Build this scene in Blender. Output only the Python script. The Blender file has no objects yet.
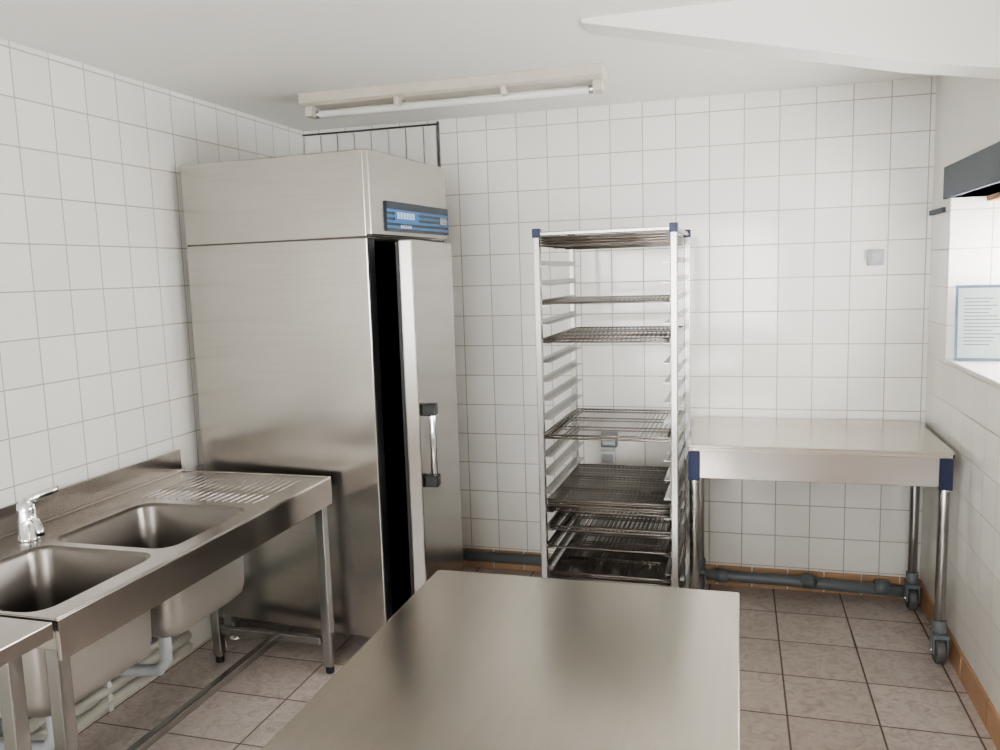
import bpy, bmesh, math, random
from mathutils import Vector, Matrix
random.seed(4)
scene = bpy.context.scene
H = 2.35; XL=-2.235; XR=0.82; YB=4.05; YF=-2.4

# ---------------------------------------------------------------- materials
def newmat(name):
    m = bpy.data.materials.new(name); m.use_nodes=True
    nt=m.node_tree; b=nt.nodes['Principled BSDF']
    return m,nt,b
def plain(name,col,rough=.5,metal=0.0,noise=0.0,nscale=8.0,bump=0.0):
    m,nt,b=newmat(name)
    b.inputs['Roughness'].default_value=rough; b.inputs['Metallic'].default_value=metal
    b.inputs['Base Color'].default_value=(*col,1)
    if noise>0 or bump>0:
        tc=nt.nodes.new('ShaderNodeTexCoord'); n=nt.nodes.new('ShaderNodeTexNoise')
        n.inputs['Scale'].default_value=nscale; n.inputs['Detail'].default_value=5
        nt.links.new(tc.outputs['Object'],n.inputs['Vector'])
        if noise>0:
            mx=nt.nodes.new('ShaderNodeMix'); mx.data_type='RGBA'
            mx.inputs[6].default_value=(*[c*(1-noise) for c in col],1)
            mx.inputs[7].default_value=(*[min(1,c*(1+noise)) for c in col],1)
            nt.links.new(n.outputs['Fac'],mx.inputs[0]); nt.links.new(mx.outputs[2],b.inputs['Base Color'])
        if bump>0:
            bp=nt.nodes.new('ShaderNodeBump'); bp.inputs['Strength'].default_value=bump; bp.inputs['Distance'].default_value=.004
            nt.links.new(n.outputs['Fac'],bp.inputs['Height']); nt.links.new(bp.outputs['Normal'],b.inputs['Normal'])
    return m
def steel(name,col=(.55,.55,.55),rough=.3,stretch=(1,1,30),wav=0.0,brush=.03,aniso=0.0):
    m,nt,b=newmat(name)
    b.inputs['Metallic'].default_value=1; b.inputs['Roughness'].default_value=rough
    b.inputs['Base Color'].default_value=(*col,1)
    L=nt.links.new
    tc=nt.nodes.new('ShaderNodeTexCoord')
    if aniso>0:
        tg=nt.nodes.new('ShaderNodeTangent'); tg.direction_type='RADIAL'; tg.axis='Z'
        b.inputs['Anisotropic'].default_value=aniso; L(tg.outputs[0],b.inputs['Tangent'])
    if brush>0:
        mp=nt.nodes.new('ShaderNodeMapping'); mp.inputs['Scale'].default_value=stretch
        n=nt.nodes.new('ShaderNodeTexNoise'); n.inputs['Scale'].default_value=3; n.inputs['Detail'].default_value=2
        L(tc.outputs['Object'],mp.inputs['Vector']); L(mp.outputs[0],n.inputs['Vector'])
        mr2=nt.nodes.new('ShaderNodeMapRange'); mr2.inputs['From Min'].default_value=.3; mr2.inputs['From Max'].default_value=.7; mr2.inputs['To Min'].default_value=1-brush; mr2.inputs['To Max'].default_value=1+brush
        L(n.outputs['Fac'],mr2.inputs['Value'])
        vm=nt.nodes.new('ShaderNodeVectorMath'); vm.operation='SCALE'; vm.inputs[0].default_value=col; L(mr2.outputs[0],vm.inputs['Scale'])
        L(vm.outputs[0],b.inputs['Base Color'])
    if wav>0:
        n3=nt.nodes.new('ShaderNodeTexNoise'); n3.inputs['Scale'].default_value=1.6; n3.inputs['Detail'].default_value=0
        L(tc.outputs['Object'],n3.inputs['Vector'])
        b2=nt.nodes.new('ShaderNodeBump'); b2.inputs['Strength'].default_value=wav; b2.inputs['Distance'].default_value=.02
        L(n3.outputs['Fac'],b2.inputs['Height']); L(b2.outputs['Normal'],b.inputs['Normal'])
    return m
def tiles(name,axes,size,off,col,grout,mort,rough=.15,tilt=.015,var=.03,marble=0.0,marcol=None,dirt=.10):
    m,nt,b=newmat(name); L=nt.links.new; N=nt.nodes.new
    def math_(op,a,bv=None):
        x=N('ShaderNodeMath'); x.operation=op
        for i,v in enumerate((a,bv)):
            if v is None: continue
            if isinstance(v,(int,float)): x.inputs[i].default_value=v
            else: L(v,x.inputs[i])
        return x.outputs[0]
    tc=N('ShaderNodeTexCoord'); sp=N('ShaderNodeSeparateXYZ'); L(tc.outputs['Object'],sp.inputs[0])
    ds=[];ids=[]
    for k,ax in enumerate(axes):
        u=math_('DIVIDE',math_('SUBTRACT',sp.outputs[ax],off[k]),size)
        f=math_('FRACT',u); ids.append(math_('FLOOR',u))
        ds.append(math_('MINIMUM',f,math_('SUBTRACT',1.0,f)))
    d=math_('MULTIPLY',math_('MINIMUM',ds[0],ds[1]),size)
    mr=N('ShaderNodeMapRange'); mr.interpolation_type='SMOOTHSTEP'
    mr.inputs['From Min'].default_value=mort*.35; mr.inputs['From Max'].default_value=mort*1.1; L(d,mr.inputs['Value'])
    cm=N('ShaderNodeCombineXYZ'); L(ids[0],cm.inputs[0]); L(ids[1],cm.inputs[1])
    wn=N('ShaderNodeTexWhiteNoise'); wn.noise_dimensions='3D'; L(cm.outputs[0],wn.inputs['Vector'])
    v=N('ShaderNodeMix'); v.data_type='RGBA'
    v.inputs[6].default_value=(*[c*(1-var) for c in col],1); v.inputs[7].default_value=(*[min(1,c*(1+var)) for c in col],1)
    L(wn.outputs['Value'],v.inputs[0]); tilecol=v.outputs[2]
    if marble>0:
        nz=N('ShaderNodeTexNoise'); nz.inputs['Scale'].default_value=16; nz.inputs['Detail'].default_value=10; nz.inputs['Roughness'].default_value=.75; nz.inputs['Distortion'].default_value=1.8
        va=N('ShaderNodeVectorMath'); va.operation='MULTIPLY_ADD'; va.inputs[1].default_value=(5,5,5); L(wn.outputs['Color'],va.inputs[0]); L(tc.outputs['Object'],va.inputs[2]); L(va.outputs[0],nz.inputs['Vector'])
        mm=N('ShaderNodeMapRange'); mm.inputs['From Min'].default_value=.45; mm.inputs['From Max'].default_value=.66; mm.inputs['To Max'].default_value=marble; L(nz.outputs['Fac'],mm.inputs['Value'])
        x=N('ShaderNodeMix'); x.data_type='RGBA'; L(mm.outputs[0],x.inputs[0]); L(tilecol,x.inputs[6]); x.inputs[7].default_value=(*marcol,1); tilecol=x.outputs[2]
    nd=N('ShaderNodeTexNoise'); nd.inputs['Scale'].default_value=2.2; nd.inputs['Detail'].default_value=6; nd.inputs['Roughness'].default_value=.65
    L(tc.outputs['Object'],nd.inputs['Vector'])
    dm=N('ShaderNodeMapRange'); dm.inputs['From Min'].default_value=.42; dm.inputs['From Max'].default_value=.75; dm.inputs['To Max'].default_value=dirt*3; L(nd.outputs['Fac'],dm.inputs['Value'])
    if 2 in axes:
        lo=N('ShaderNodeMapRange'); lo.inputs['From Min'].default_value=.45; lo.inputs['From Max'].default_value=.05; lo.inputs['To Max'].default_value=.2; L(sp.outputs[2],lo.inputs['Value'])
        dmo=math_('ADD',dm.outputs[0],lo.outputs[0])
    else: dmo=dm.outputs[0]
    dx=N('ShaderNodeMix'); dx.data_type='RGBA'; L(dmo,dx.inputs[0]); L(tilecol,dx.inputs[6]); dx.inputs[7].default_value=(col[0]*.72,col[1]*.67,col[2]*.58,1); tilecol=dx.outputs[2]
    g=N('ShaderNodeMix'); g.data_type='RGBA'; L(mr.outputs[0],g.inputs[0]); g.inputs[6].default_value=(*grout,1); L(tilecol,g.inputs[7])
    outc=g.outputs[2]
    rr=N('ShaderNodeMapRange'); rr.inputs['To Min'].default_value=.8; rr.inputs['To Max'].default_value=rough; L(mr.outputs[0],rr.inputs['Value'])
    L(rr.outputs[0],b.inputs['Roughness']); L(outc,b.inputs['Base Color'])
    geo=N('ShaderNodeNewGeometry'); s=N('ShaderNodeVectorMath'); s.operation='SUBTRACT'; s.inputs[1].default_value=(.5,.5,.5); L(wn.outputs['Color'],s.inputs[0])
    ma=N('ShaderNodeVectorMath'); ma.operation='MULTIPLY_ADD'; ma.inputs[1].default_value=(tilt,)*3; L(s.outputs[0],ma.inputs[0]); L(geo.outputs['Normal'],ma.inputs[2])
    nm=N('ShaderNodeVectorMath'); nm.operation='NORMALIZE'; L(ma.outputs[0],nm.inputs[0])
    nz2=N('ShaderNodeTexNoise'); nz2.inputs['Scale'].default_value=9; L(tc.outputs['Object'],nz2.inputs['Vector'])
    hh=math_('ADD',mr.outputs[0],math_('MULTIPLY',nz2.outputs['Fac'],.35))
    bp=N('ShaderNodeBump'); bp.inputs['Strength'].default_value=.4; bp.inputs['Distance'].default_value=.0015
    L(hh,bp.inputs['Height']); L(nm.outputs[0],bp.inputs['Normal']); L(bp.outputs['Normal'],b.inputs['Normal'])
    return m
TS=.155
WT=(.86,.85,.815); GR=(.43,.39,.34)
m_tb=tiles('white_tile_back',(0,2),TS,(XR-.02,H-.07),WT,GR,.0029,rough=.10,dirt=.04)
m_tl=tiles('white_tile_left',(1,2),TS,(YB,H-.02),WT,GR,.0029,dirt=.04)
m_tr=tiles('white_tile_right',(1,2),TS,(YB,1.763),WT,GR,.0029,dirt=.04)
m_fl=tiles('floor_tile',(0,1),.30,(.174,3.46),(.56,.50,.46),(.13,.105,.09),.005,rough=.20,tilt=.004,var=.08,marble=.62,marcol=(.30,.25,.22),dirt=.12)
m_plaster=plain('white_plaster',(.82,.81,.78),.85,noise=.03,nscale=3,bump=.05)
m_front=plain('grey_beige_wall',(.24,.23,.22),.8,noise=.05)
m_ceil=plain('ceiling_paint',(.90,.89,.86),.75,noise=.02,nscale=2)
m_side=steel('fridge_steel',(.46,.44,.415),.25,(1,1,25),wav=.05,brush=.03,aniso=.5)
m_steel=steel('table_steel',(.54,.505,.455),.21,(25,1,1),wav=.03,brush=.025)
m_sinkst=steel('sink_steel',(.47,.445,.42),.20,(1,25,1),wav=.03,brush=.02)
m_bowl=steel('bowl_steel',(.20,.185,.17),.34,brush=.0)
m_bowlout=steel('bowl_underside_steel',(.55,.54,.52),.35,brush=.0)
m_tube=steel('tube_steel',(.40,.395,.385),.26,brush=0)
m_wire=plain('wire_steel',(.22,.20,.18),.38,1.0)
m_chrome=plain('chrome',(.75,.76,.78),.08,1.0)
m_black=plain('black_interior',(.006,.006,.007),.6)
m_gasket=plain('black_rubber',(.012,.012,.013),.45)
m_blue=plain('blue_plastic',(.012,.018,.06),.4)
m_panelblk=plain('control_panel_dark',(.012,.02,.035),.25)
m_panelblu=plain('control_panel_blue',(.03,.13,.30),.3)
m_logo=plain('logo_pale',(.55,.65,.75),.4)
m_grey=plain('grey_pvc',(.16,.18,.19),.4,noise=.08)
m_lgrey=plain('light_grey_plastic',(.38,.40,.41),.45)
m_white=plain('white_plastic',(.72,.71,.67),.35,noise=.03)
m_cream=plain('cream_pipe',(.62,.60,.52),.4,noise=.06)
m_skirt=plain('terracotta_skirting',(.44,.27,.16),.5,noise=.25,nscale=7)
m_lintel=plain('blue_grey_paint',(.085,.10,.125),.6,noise=.12)
m_wood=plain('wood_soffit',(.33,.19,.09),.6,noise=.3,nscale=12)
m_paper=plain('paper',(.20,.225,.22),.6)
m_ink=plain('print_ink',(.05,.06,.065),.7)
m_frame=plain('acrylic_frame',(.05,.07,.10),.2)
m_dark=plain('dark_line',(.10,.09,.08),.7)
m_rubber=plain('caster_rubber',(.10,.105,.11),.5)
m_tubeglow=plain('lamp_tube',(.72,.72,.70),.25)
m_lampbody=plain('aged_lamp_enamel',(.55,.51,.44),.4,noise=.12,nscale=5)
m_glass,nt,b=newmat('window_glass'); b.inputs['Transmission Weight'].default_value=1; b.inputs['Roughness'].default_value=0.0; b.inputs['IOR'].default_value=1.05

# ---------------------------------------------------------------- builder
class Mesh:
    def __init__(s): s.bm=bmesh.new(); s.mats=[]
    def mi(s,m):
        if m not in s.mats: s.mats.append(m)
        return s.mats.index(m)
    def poly(s,pts,faces,m,smooth=False):
        vs=[s.bm.verts.new(p) for p in pts]; i=s.mi(m)
        for f in faces:
            try:
                fc=s.bm.faces.new([vs[k] for k in f]); fc.material_index=i; fc.smooth=smooth
            except ValueError: pass
        return vs
    def box(s,a,b,m,M=None):
        x0,y0,z0=a;x1,y1,z1=b
        p=[(x0,y0,z0),(x1,y0,z0),(x1,y1,z0),(x0,y1,z0),(x0,y0,z1),(x1,y0,z1),(x1,y1,z1),(x0,y1,z1)]
        if M: p=[M@Vector(q) for q in p]
        s.poly(p,[(0,3,2,1),(4,5,6,7),(0,1,5,4),(1,2,6,5),(2,3,7,6),(3,0,4,7)],m)
    def prism(s,prof,axis,a,b,m):
        def mk(t,q):
            q=list(q); q.insert(axis,t); return q
        n=len(prof); p=[mk(a,q) for q in prof]+[mk(b,q) for q in prof]
        s.poly(p,[tuple(range(n)),tuple(range(2*n-1,n-1,-1))]+[(i,n+i,n+(i+1)%n,(i+1)%n) for i in range(n)],m)
    def tube(s,path,r,m,seg=12,cap=True,rs=None):
        path=[Vector(p) for p in path]; n=len(path); rings=[]
        up=None
        for k,p in enumerate(path):
            t=((path[min(k+1,n-1)]-path[max(k-1,0)])).normalized()
            if up is None: up=Vector((0,0,1)) if abs(t.z)<.9 else Vector((1,0,0))
            u=(up-t*up.dot(t)).normalized(); up=u; w=t.cross(u)
            rr=rs[k] if rs else r
            rings.append([s.bm.verts.new(p+u*math.cos(2*math.pi*j/seg)*rr+w*math.sin(2*math.pi*j/seg)*rr) for j in range(seg)])
        i=s.mi(m)
        for k in range(n-1):
            for j in range(seg):
                f=s.bm.faces.new((rings[k][j],rings[k][(j+1)%seg],rings[k+1][(j+1)%seg],rings[k+1][j])); f.material_index=i; f.smooth=seg>5
        if cap:
            for rg in (rings[0][::-1],rings[-1]):
                f=s.bm.faces.new(rg); f.material_index=i
    def sqtube(s,p,q,w,m):
        a=[min(p[i],q[i])-(w/2 if abs(p[i]-q[i])<1e-6 else 0) for i in range(3)]
        b=[max(p[i],q[i])+(w/2 if abs(p[i]-q[i])<1e-6 else 0) for i in range(3)]
        s.box(a,b,m)
    def done(s,name,bevel=0,parent=None,M=None,loc=None):
        bmesh.ops.recalc_face_normals(s.bm,faces=s.bm.faces)
        me=bpy.data.meshes.new(name); s.bm.to_mesh(me); s.bm.free()
        for m in s.mats: me.materials.append(m)
        o=bpy.data.objects.new(name,me); scene.collection.objects.link(o)
        if bevel:
            md=o.modifiers.new('bevel','BEVEL'); md.width=bevel; md.segments=2; md.limit_method='ANGLE'; md.angle_limit=math.radians(40)
        if M is not None: o.matrix_world=M
        if parent: o.parent=parent
        return o
def empty(name,loc=(0,0,0),rz=0):
    e=bpy.data.objects.new(name,None); scene.collection.objects.link(e); e.location=loc; e.rotation_euler=(0,0,rz); e.empty_display_size=.1
    return e

# ---------------------------------------------------------------- room
W=.35
g=Mesh(); g.box((XL-.2,YF-.2,-.1),(XR+W,YB+.2,0),m_fl); g.done('floor')
g=Mesh(); g.box((XL-.2,YF-.2,H),(XR+W,YB+.2,H+.1),m_ceil); g.done('ceiling')
g=Mesh(); g.box((XL-.2,YB,0),(XR+W,YB+.2,H),m_tb); g.done('wall_back')
g=Mesh(); g.box((XL-.2,YF,0),(XL,YB,H),m_tl); g.done('wall_left')
WY0,WY1,WZ0,WZ1=1.75,3.735,1.145,1.811
g=Mesh()
g.box((XR,YF,0),(XR+W,YB,WZ0),m_tr)
g.box((XR,WY1,WZ0),(XR+W,YB,1.763),m_tr)
g.box((XR,WY1,1.763),(XR+W,YB,WZ1),m_plaster)
g.box((XR,YF,WZ0),(XR+W,WY0,WZ1),m_plaster)
g.box((XR,YF,WZ1),(XR+W,YB,H),m_plaster)
g.done('wall_right')
m_tj=tiles('white_tile_jamb',(0,2),TS,(XR,1.763),WT,GR,.0028)
g=Mesh(); g.box((XR+.002,WY1-.006,WZ0+.02),(XR+W-.06,WY1,WZ1),m_tj); g.done('trim_1')
g=Mesh(); g.box((XR-.005,WY0,WZ0),(XR+W,WY1,WZ0+.02),m_white); g.done('window_sill',.004)
g=Mesh(); g.box((XR-.012,WY0-.15,WZ1),(XR+.13,3.807,WZ1+.13),m_lintel)
g.box((XR+.13,WY0,WZ1-.02),(XR+W,WY1,WZ1+.02),m_wood); g.done('window_lintel',.004)
g=Mesh(); g.box((XR-.012,3.807,1.76),(XR,YB,1.78),m_lintel); g.done('trim_2')
g=Mesh()
fx0,fx1=XR+W-.05,XR+W-.005
for a,bb in (((fx0,WY0,WZ0+.02),(fx1,WY0+.05,WZ1-.02)),((fx0,WY1-.06,WZ0+.02),(fx1,WY1-.006,WZ1-.02)),((fx0,WY0,WZ0+.02),(fx1,WY1-.006,WZ0+.07)),((fx0,WY0,WZ1-.07),(fx1,WY1-.006,WZ1-.02)),((fx0,2.72,WZ0+.02),(fx1,2.78,WZ1-.02))):
    g.box(a,bb,m_white)
g.box((fx0+.02,WY0+.05,WZ0+.07),(fx0+.024,WY1-.06,WZ1-.07),m_glass)
g.done('window_1')
g=Mesh()
g.box((XL,YF-.2,0),(-1.9,YF,H),m_front); g.box((.5,YF-.2,0),(XR,YF,H),m_front)
g.box((-1.9,YF-.2,2.15),(.5,YF,H),m_front); g.box((-1.9,YF-.2,0),(.5,YF,.7),m_front)
g.done('wall_front')
g=Mesh()
for x in (-1.9,-1.13,-.33,.44): g.box((x,YF-.12,.7),(x+.06,YF-.06,2.15),m_white)
g.box((-1.9,YF-.12,.7),(.5,YF-.06,.76),m_white); g.box((-1.9,YF-.12,2.09),(.5,YF-.06,2.15),m_white)
g.done('window_2')
g=Mesh()
x=XL
while x<XR-.02:
    g.box((x+.002,YB-.012,0),(min(x+.163,XR)-.002,YB,.10),m_skirt); x+=.165
g.done('baseboard_back',.002)
g=Mesh(); y=YF
while y<YB-.03:
    g.box((XR-.012,y+.002,0),(XR,min(y+.33,YB-.014)-.002,.10),m_skirt); y+=.333
g.done('baseboard_right',.002)
g=Mesh()
def bp_(y): return [(-.475,y,H),(XR,y,H),(XR,y,2.07),(.475,y,2.126),(-.475,y,H-.012)]
g.poly(bp_(2.655)+bp_(2.79),[(0,1,2,3,4),(9,8,7,6,5),(0,5,6,1),(1,6,7,2),(2,7,8,3),(3,8,9,4),(4,9,5,0)],m_ceil)
g.done('ceiling_beam')
g=Mesh(); x=XL+.01
while x<-1.50:
    g.box((x+.003,YB-.016,1.5),(min(x+.095,-1.475)-.001,YB,H-.03),m_white); x+=.097
g.box((XL,YB-.018,H-.026),(-1.465,YB,H-.019),m_dark); g.box((-1.471,YB-.02,1.5),(-1.463,YB,H-.01),m_dark)
g.done('wall_cladding_panel',.002)

# ---------------------------------------------------------------- refrigerator
fr=empty('commercial_refrigerator',(-1.336,2.85,0),math.radians(-4.9))
D,Wd=.85,.68; Z0,Z1,ZT=.13,1.715,2.04
g=Mesh()
t=.05
g.box((-D,0,Z0),(0,t,Z1),m_side)
g.box((-D,Wd-t,Z0),(0,Wd,Z1),m_side)
g.box((-D,t,Z0),(-D+t,Wd-t,Z1),m_side)
g.box((-D+t,t,Z0),(0,Wd-t,Z0+.06),m_side)
g.box((-D,0,Z1+.004),(0,Wd,ZT),m_side)
g.box((-D+.003,.003,Z1-.002),(-.003,Wd-.003,Z1+.006),m_dark)
g.done('cabinet',.006,fr)
g=Mesh()
g.box((-D+t,t,Z0+.06),(-.02,t+.004,Z1-.001),m_black); g.box((-D+t,Wd-t-.004,Z0+.06),(-.02,Wd-t,Z1-.001),m_black)
g.box((-D+t,t,Z0+.06),(-D+t+.004,Wd-t,Z1-.001),m_black); g.box((-D+t,t,Z0+.06),(-.02,Wd-t,Z0+.064),m_black); g.box((-D+t,t,Z1-.010),(-.02,Wd-t,Z1-.003),m_black)
g.box((-.012,.004,Z0),(.004,t,Z1-.003),m_gasket)
g.done('lining',0,fr)
g=Mesh()
for fx in (-D+.06,-.06):
    for fy in (.06,Wd-.06): g.tube([(fx,fy,0),(fx,fy,.015),(fx,fy,.02),(fx,fy,Z0)],.02,m_chrome,16,rs=[.028,.028,.018,.018])
g.done('feet',0,fr)
g=Mesh()
g.box((0,.0,Z1+.01),(.022,Wd,ZT-.002),m_side)
g.done('header_fascia',.003,fr)
g=Mesh()
za=1.742
g.box((.022,.11,za),(.030,Wd-.003,za+.115),m_panelblk)
for k in range(4):
    g.box((.030,.11,za+.012+k*.021),(.0315,Wd-.003,za+.022+k*.021),m_panelblu)
g.box((.0315,.17,za+.042),(.033,.38,za+.085),m_panelblu)
for k in range(6): g.box((.033,.19+k*.026,za+.05),(.0340,.209+k*.026,za+.076),m_logo)
for k in range(5): g.box((.0315,.22+k*.02,za+.014),(.0325,.232+k*.02,za+.026),m_logo)
g.box((.030,.59,za+.045),(.036,.65,za+.07),m_lgrey)
g.done('control_panel',0,fr)
HY=Wd-.05; DL=HY
dr=empty('door',(-.004,HY,0)); dr.parent=fr; dr.rotation_euler=(0,0,math.radians(10.6))
g=Mesh(); g.box((.012,-DL,Z0+.02),(.066,-.012,Z1-.012),m_side); g.done('door_leaf',.006,dr)
g=Mesh()
g.box((.006,-DL+.03,Z0+.05),(.012,-.05,Z1-.04),m_black)
g.box((-.002,-DL+.01,Z0+.03),(.012,-DL+.035,Z1-.02),m_gasket)
g.done('door_gasket',0,dr)
g=Mesh()
hy=-DL+.055
for z in (.775,1.055):
    g.box((.066,hy-.023,z-.023),(.119,hy+.023,z+.023),m_gasket)
g.tube([(.102,hy,.775),(.102,hy,1.055)],.014,m_chrome,16)
g.done('door_handle',.004,dr)

# ---------------------------------------------------------------- sinks
def rrect(cx,cy,hx,hy,r,z,n=6):
    pts=[]
    for sx,sy,a0 in ((1,1,0),(-1,1,90),(-1,-1,180),(1,-1,270)):
        for k in range(n+1):
            a=math.radians(a0+90*k/n); pts.append((cx+sx*(hx-r)+r*math.cos(a),cy+sy*(hy-r)+r*math.sin(a),z))
    return pts
SZ=.795
sx0,sx1,sy0,sy1=XL+.012,-1.527,1.47,2.825
sink=empty('double_bowl_sink_unit')
bowls=[(-1.815,2.165,.205,.205),(-1.815,1.70,.205,.205)]
g=Mesh(); bm=g.bm; mi=g.mi(m_sinkst)
outer=[bm.verts.new(p) for p in ((sx0,sy0,SZ),(sx1,sy0,SZ),(sx1,sy1,SZ),(sx0,sy1,SZ))]
edges=[bm.edges.new((outer[i],outer[(i+1)%4])) for i in range(4)]
loops=[]
for cx,cy,hx,hy in bowls:
    vs=[bm.verts.new(p) for p in rrect(cx,cy,hx+.012,hy+.012,.062,SZ)]
    loops.append(vs); edges+=[bm.edges.new((vs[i],vs[(i+1)%len(vs)])) for i in range(len(vs))]
r=bmesh.ops.triangle_fill(bm,use_beauty=True,use_dissolve=False,edges=edges)
for f in bm.faces: f.material_index=mi
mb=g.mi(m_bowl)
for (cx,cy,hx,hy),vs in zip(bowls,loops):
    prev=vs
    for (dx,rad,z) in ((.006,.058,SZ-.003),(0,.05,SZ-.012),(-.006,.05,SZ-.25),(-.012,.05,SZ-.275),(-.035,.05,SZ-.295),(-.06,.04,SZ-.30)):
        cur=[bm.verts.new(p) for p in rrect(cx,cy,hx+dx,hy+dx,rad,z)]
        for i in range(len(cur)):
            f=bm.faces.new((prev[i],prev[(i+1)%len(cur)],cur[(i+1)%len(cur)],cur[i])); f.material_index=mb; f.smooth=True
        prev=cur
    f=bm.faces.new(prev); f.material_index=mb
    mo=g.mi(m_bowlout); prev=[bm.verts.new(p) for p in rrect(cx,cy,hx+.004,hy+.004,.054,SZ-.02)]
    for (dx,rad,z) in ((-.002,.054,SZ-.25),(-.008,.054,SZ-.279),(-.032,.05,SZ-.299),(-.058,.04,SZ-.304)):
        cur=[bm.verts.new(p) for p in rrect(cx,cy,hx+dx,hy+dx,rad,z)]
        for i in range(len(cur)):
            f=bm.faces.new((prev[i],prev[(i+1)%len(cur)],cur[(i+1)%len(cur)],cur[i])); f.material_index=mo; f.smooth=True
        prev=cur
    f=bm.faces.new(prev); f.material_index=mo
    g.tube([(cx,cy,SZ-.299),(cx,cy,SZ-.296)],.04,m_chrome,20)
    g.tube([(cx,cy,SZ-.295),(cx,cy,SZ-.292)],.022,m_black,16)
    g.tube([(cx,cy,SZ-.34),(cx,cy,SZ-.301)],.045,m_lgrey,16)
g.done('sink_top',0,sink)
g=Mesh()
g.box((sx1-.012,sy0,SZ-.105),(sx1,sy1,SZ-.001),m_sinkst)
g.box((sx0,sy1-.012,SZ-.06),(sx1-.012,sy1,SZ-.001),m_sinkst)
g.box((sx0,sy0,SZ-.08),(sx1-.012,sy0+.012,SZ-.001),m_sinkst)
g.box((sx0,sy0,SZ-.08),(sx0+.012,sy1,SZ+.09),m_sinkst)
g.box((sx0+.012,sy0,SZ-.001),(sx0+.03,sy1,SZ+.008),m_sinkst)
g.box((sx1-.012,sy0,SZ-.001),(sx1,sy1,SZ+.004),m_sinkst)
g.box((sx0+.012,sy1-.012,SZ-.001),(sx1-.012,sy1,SZ+.004),m_sinkst)
g.done('apron_and_splashback',.003,sink)
g=Mesh()
for k in range(16):
    xx=-2.09+k*.031
    g.tube([(xx,2.43,SZ-.001),(xx,2.75,SZ-.001)],.0042,m_sinkst,8)
g.done('drainer_ribs',0,sink)
g=Mesh()
for (lx,ly) in ((sx1-.035,sy1-.035),(sx1-.035,sy0+.022),(-2.06,sy1-.05),(-2.06,sy0+.022)):
    g.sqtube((lx,ly,.03),(lx,ly,SZ-.02),.038,m_tube)
    g.tube([(lx,ly,0),(lx,ly,.03)],.017,m_gasket,12)
for ly in (sy1-.05,sy0+.022): g.sqtube((-2.04,ly,.14),(sx1-.055,ly,.14),.03,m_tube)
g.sqtube((-1.78,sy0+.037,.14),(-1.78,sy1-.065,.14),.03,m_tube)
g.done('frame',.003,sink)
g=Mesh()
for cx,cy,_,_ in bowls:
    g.tube([(cx,cy,SZ-.34),(cx,cy,.33),(cx-.03,cy,.29),(cx-.10,cy,.28),(cx-.2,cy,.27),(-2.14,cy,.26)],.020,m_lgrey,12)
g.tube([(-2.15,1.50,.25),(-2.15,2.76,.22)],.025,m_grey,12)
g.done('drain_pipes',0,sink)
g=Mesh(); fx,fy=-2.10,1.945
g.tube([(fx,fy,SZ-.001),(fx,fy,SZ+.01),(fx,fy,SZ+.012),(fx,fy,SZ+.095),(fx,fy,SZ+.115),(fx,fy,SZ+.125)],.02,m_chrome,20,rs=[.032,.032,.027,.027,.024,.012])
g.tube([(fx,fy,SZ+.05),(fx+.05,fy-.03,SZ+.075),(fx+.11,fy-.07,SZ+.085),(fx+.15,fy-.10,SZ+.075),(fx+.16,fy-.107,SZ+.06)],.011,m_chrome,14)
g.tube([(fx,fy,SZ+.115),(fx+.03,fy+.02,SZ+.135),(fx+.08,fy+.05,SZ+.155)],.009,m_chrome,10,rs=[.016,.013,.009])
g.done('tap',0,sink)

g=Mesh()
g.box((XL+.012,.45,.755),(sx1,1.455,.795),m_sinkst)
g.box((XL+.012,.45,.795),(XL+.024,1.455,.885),m_sinkst)
for lx in (XL+.07,sx1-.035):
    for ly in (.5,1.36): g.sqtube((lx,ly,0),(lx,ly,.755),.038,m_tube)
g.sqtube((XL+.09,1.36,.14),(sx1-.055,1.36,.14),.03,m_tube)
g.sqtube((-1.95,.52,.14),(-1.95,1.345,.14),.03,m_tube)
g.done('stainless_worktable',.003)

g=Mesh()
for k,zz in enumerate((.05,.10,.15)):
    xx=XL+.025; g.tube([(xx,.2,zz),(xx,2.78,zz)],.018,m_cream,10)
for yy in (.6,1.2,2.3): g.box((XL,yy,.02),(XL+.04,yy+.02,.18),m_white)
g.done('water_pipes')
g=Mesh()
bx,by=-2.0,1.79
g.tube([(bx,by,0),(bx,by,.01),(bx,by,.195),(bx,by,.20),(bx,by,.22),(bx,by,.225)],.05,m_white,24,rs=[.046,.050,.058,.063,.063,.056])
g.done('white_plastic_bucket')

# ---------------------------------------------------------------- foreground prep table
g=Mesh()
px0,px1,py0,py1,PZ=-.755,.008,.62,1.945,.80
g.box((px0,py0,PZ-.045),(px1,py1,PZ),m_steel)
g.box((px0+.04,py0+.04,PZ-.12),(px1-.03,py1-.04,PZ-.045),m_side)
for lx in (px0+.06,px1-.05):
    for ly in (py0+.07,py1-.07): g.sqtube((lx,ly,.03),(lx,ly,PZ-.05),.04,m_tube); g.tube([(lx,ly,0),(lx,ly,.03)],.02,m_gasket,12)
g.box((px0+.05,py0+.06,.17),(px1-.04,py1-.06,.20),m_side)
g.done('stainless_prep_table',.004)

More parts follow.
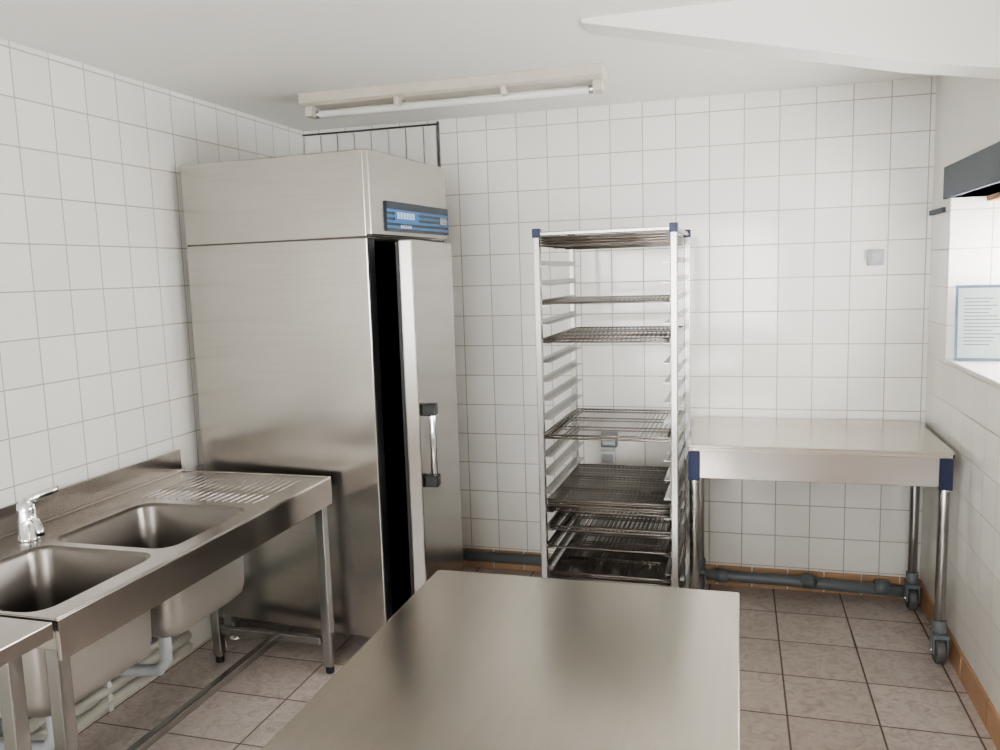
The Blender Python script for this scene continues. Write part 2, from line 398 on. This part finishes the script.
# ---------------------------------------------------------------- wall table on casters
g=Mesh()
tx0,tx1,ty0,ty1,TZ=-.195,.79,3.38,4.03,.845
g.box((tx0,ty0,TZ-.012),(tx1,ty1,TZ),m_steel)
g.box((tx0,ty0,TZ-.026),(tx1,ty0+.006,TZ-.011),m_steel)
g.box((tx0,ty0,TZ-.03),(tx0+.008,ty1,TZ-.011),m_steel); g.box((tx1-.008,ty0,TZ-.03),(tx1,ty1,TZ-.011),m_steel)
g.box((tx0+.045,ty0+.006,TZ-.140),(tx1-.045,ty0+.02,TZ-.012),m_sinkst)
g.box((tx0+.045,ty1-.03,TZ-.135),(tx1-.045,ty1-.015,TZ-.012),m_steel)
g.box((tx0+.015,ty0+.045,TZ-.135),(tx0+.03,ty1-.045,TZ-.012),m_steel)
g.box((tx1-.03,ty0+.045,TZ-.135),(tx1-.015,ty1-.045,TZ-.012),m_steel)
for lx in (tx0+.026,tx1-.026):
    for ly in (ty0+.026,ty1-.10):
        g.box((lx-.024,ly-.024,TZ-.150),(lx+.024,ly+.024,TZ-.028),m_blue)
        g.tube([(lx,ly,.155),(lx,ly,TZ-.14)],.020,m_tube,16)
        g.tube([(lx,ly,.12),(lx,ly,.17)],.026,m_grey,16)
        g.box((lx-.028,ly-.045,.105),(lx+.028,ly+.03,.122),m_grey)
        g.box((lx-.028,ly-.04,.04),(lx-.021,ly+.02,.11),m_grey); g.box((lx+.021,ly-.04,.04),(lx+.028,ly+.02,.11),m_grey)
        g.tube([(lx-.019,ly-.012,.052),(lx-.014,ly-.012,.052),(lx+.014,ly-.012,.052),(lx+.019,ly-.012,.052)],.052,m_rubber,24,rs=[.044,.052,.052,.044])
        g.tube([(lx-.032,ly-.012,.05),(lx+.032,ly-.012,.05)],.008,m_chrome,10)
g.done('stainless_table_on_casters',.002)

# ---------------------------------------------------------------- bakery rack
rk=empty('bakery_tray_rack',(-.745,3.05,0),math.radians(-1.0))
RW,RD,RZ=.535,.65,1.725
PW=.025
g=Mesh()
P=[(PW/2,PW/2),(RW-PW/2,PW/2),(PW/2,RD-PW/2),(RW-PW/2,RD-PW/2)]
for x,y in P: g.sqtube((x,y,.14),(x,y,RZ-.02),PW,m_tube)
for z in (.16,RZ-.016):
    w_=PW if z<1 else .016
    for y in (PW/2,RD-PW/2): g.sqtube((PW,y,z),(RW-PW,y,z),w_,m_tube)
    for x in (PW/2,RW-PW/2): g.sqtube((x,PW,z),(x,RD-PW,z),w_,m_tube)
g.done('frame',.003,rk)
g=Mesh()
for x,y in P: g.box((x-PW/2-.003,y-PW/2-.003,RZ-.030),(x+PW/2+.003,y+PW/2+.003,RZ+.004),m_blue)
g.done('corner_caps',.003,rk)
g=Mesh()
NL=20; zs=[.26+i*.0737 for i in range(NL-1)]
for z in zs:
    for side in (0,1):
        xa=PW if side==0 else RW-PW-.028; xb=xa+.028
        g.box((xa,.004,z),(xb,RD-.004,z+.0025),m_tube)
        xv=PW-.001 if side==0 else RW-PW-.0015
        g.box((xv,.004,z-.0),(xv+.0025,RD-.004,z+.022),m_tube)
g.done('runners',0,rk)
g=Mesh()
for x,y in P:
    g.tube([(x,y,.10),(x,y,.15)],.012,m_chrome,10)
    g.box((x-.022,y-.035,.085),(x+.022,y+.025,.10),m_grey)
    g.box((x-.022,y-.03,.04),(x-.017,y+.015,.09),m_grey); g.box((x+.017,y-.03,.04),(x+.022,y+.015,.09),m_grey)
    g.tube([(x-.013,y-.01,.045),(x+.013,y-.01,.045)],.045,m_rubber,20)
g.done('casters',0,rk)
def grid(g,z,x0,x1,y0,y1,n=26,dy=0.0,rw=.0018):
    y0+=dy;y1+=dy
    fr_=.004
    for a,bb in (((x0,y0,z),(x1,y0,z)),((x1,y0,z),(x1,y1,z)),((x1,y1,z),(x0,y1,z)),((x0,y1,z),(x0,y0,z))): g.tube([a,bb],fr_,m_wire,6)
    for yy in (y0+(y1-y0)*.33,y0+(y1-y0)*.67): g.tube([(x0,yy,z-.004),(x1,yy,z-.004)],.003,m_wire,6)
    for k in range(1,n):
        x=x0+(x1-x0)*k/n; g.tube([(x,y0,z+.002),(x,y1,z+.002)],rw,m_wire,5,cap=False)
g=Mesh()
gx0,gx1=PW+.006,RW-PW-.006
def lvl(z): return min(zs,key=lambda a:abs(a-z))+.008
for q in range(4): grid(g,RZ-.030-q*.010,gx0,gx1,.004,RD-.02,dy=-.003*(q%2),n=30)
for z,dy,n in ((1.44,0,1),(1.29,.0,2),(.923,-.03,2),(.628,0,5),(.555,-.01,2),(.481,0,1),(.334,0,5),(.26,0,4)):
    for q in range(n): grid(g,lvl(z)+q*.0105,gx0,gx1,.012,RD-.04,dy=dy+.006*(q%2))
g.done('wire_shelves',0,rk)

# ---------------------------------------------------------------- ceiling fluorescent lamp
g=Mesh()
lx0,lx1=-1.80,-.50; ly=3.23
g.prism([(ly,H),(ly,H-.040),(ly+.02,H-.050),(ly+.13,H-.050),(ly+.15,H-.040),(ly+.15,H)],0,lx0,lx1,m_lampbody)
for x in (lx0+.01,lx1-.045): g.box((x,ly+.035,H-.09),(x+.035,ly+.115,H-.049),m_lampbody)
for x in (-1.37,-.91): g.box((x,ly+.015,H-.08),(x+.02,ly+.135,H-.045),m_lampbody)
g.tube([(lx0+.04,ly+.070,H-.080),(lx1-.04,ly+.070,H-.080)],.0165,m_tubeglow,16)
for a,bb in ((lx0+.045,lx0+.065),(lx1-.065,lx1-.045)): g.tube([(a,ly+.070,H-.080),(bb,ly+.070,H-.080)],.0172,m_chrome,16)
g.done('fluorescent_ceiling_lamp',.003)

# ---------------------------------------------------------------- wall bits
g=Mesh()
g.box((.562,YB-.03,1.55),(.625,YB,1.62),m_lgrey); g.box((.570,YB-.036,1.56),(.617,YB-.03,1.61),m_lgrey)
g.done('wall_switch',.004)
g=Mesh()
g.box((-.655,YB-.045,.685),(-.575,YB,.765),m_grey); g.box((-.647,YB-.055,.695),(-.583,YB-.045,.75),m_lgrey)
g.done('wall_socket',.004)
g=Mesh()
g.box((-.655,YB-.05,.60),(-.585,YB,.665),m_white); g.box((-.648,YB-.056,.61),(-.592,YB-.05,.655),m_lgrey)
g.done('wall_socket',.004)
g=Mesh()
yy=YB-.045
g.tube([(-1.40,yy,.075),(.20,yy,.06),(.40,yy,.055),(.80,yy,.045)],.027,m_grey,14)
for x in (-.9,-.1,.30,.62): g.tube([(x,yy,.062),(x+.06,yy,.060)],.033,m_grey,14)
g.tube([(.31,yy,.058),(.34,yy-.04,.075),(.31,yy-.07,.10)],.027,m_grey,14)
g.done('drain_pipe')
g=Mesh()
M=Matrix.Translation((XR+.005,3.60,WZ0+.022))@Matrix.Rotation(math.radians(-8),4,'Z')@Matrix.Rotation(math.radians(-9),4,'X')
g.box((0,0,0),(.23,.006,.30),m_frame,M); g.box((.010,-.002,.012),(.220,0,.288),m_paper,M)
for k in range(14):
    w=random.uniform(.08,.17); g.box((.03,-.003,.245-k*.014),(.03+w,-.002,.249-k*.014),m_ink,M)
g.box((.0,.0,0),(.19,.08,.004),m_frame,Matrix.Translation((XR+.02,3.60,WZ0+.0205)))
g.done('framed_notice')

# ---------------------------------------------------------------- light
def area(name,loc,rot,sx,sy,e,col):
    l=bpy.data.lights.new(name,'AREA'); l.shape='RECTANGLE'; l.size=sx; l.size_y=sy; l.energy=e; l.color=col
    o=bpy.data.objects.new(name,l); scene.collection.objects.link(o); o.location=loc; o.rotation_euler=rot
area('window_daylight',(XR+W+.05,(WY0+WY1)/2,(WZ0+WZ1)/2),(0,math.radians(90),0),.66,1.95,270,(1,.995,.98))
area('rear_window_daylight',(-.7,YF-.25,1.42),(math.radians(90),0,0),2.3,1.4,145,(1,.99,.97))
w=bpy.data.worlds.new('World'); scene.world=w; w.use_nodes=True
w.node_tree.nodes['Background'].inputs[0].default_value=(.85,.92,1,1); w.node_tree.nodes['Background'].inputs[1].default_value=2.0
try: scene.view_settings.look='AgX - Medium High Contrast'
except Exception as e: print(e)

# ---------------------------------------------------------------- camera
cd=bpy.data.cameras.new('camera'); cam=bpy.data.objects.new('camera',cd); scene.collection.objects.link(cam)
cd.sensor_width=36; cd.lens=29.5; cd.clip_start=.02
r=Vector((.9606,.2765,-.0307)).normalized(); bk=Vector((.2781,-.9525,.1242)); bk=(bk-r*bk.dot(r)).normalized(); u=bk.cross(r)
cam.matrix_world=Matrix(((r.x,u.x,bk.x,0),(r.y,u.y,bk.y,0),(r.z,u.z,bk.z,1.57),(0,0,0,1)))
scene.camera=cam
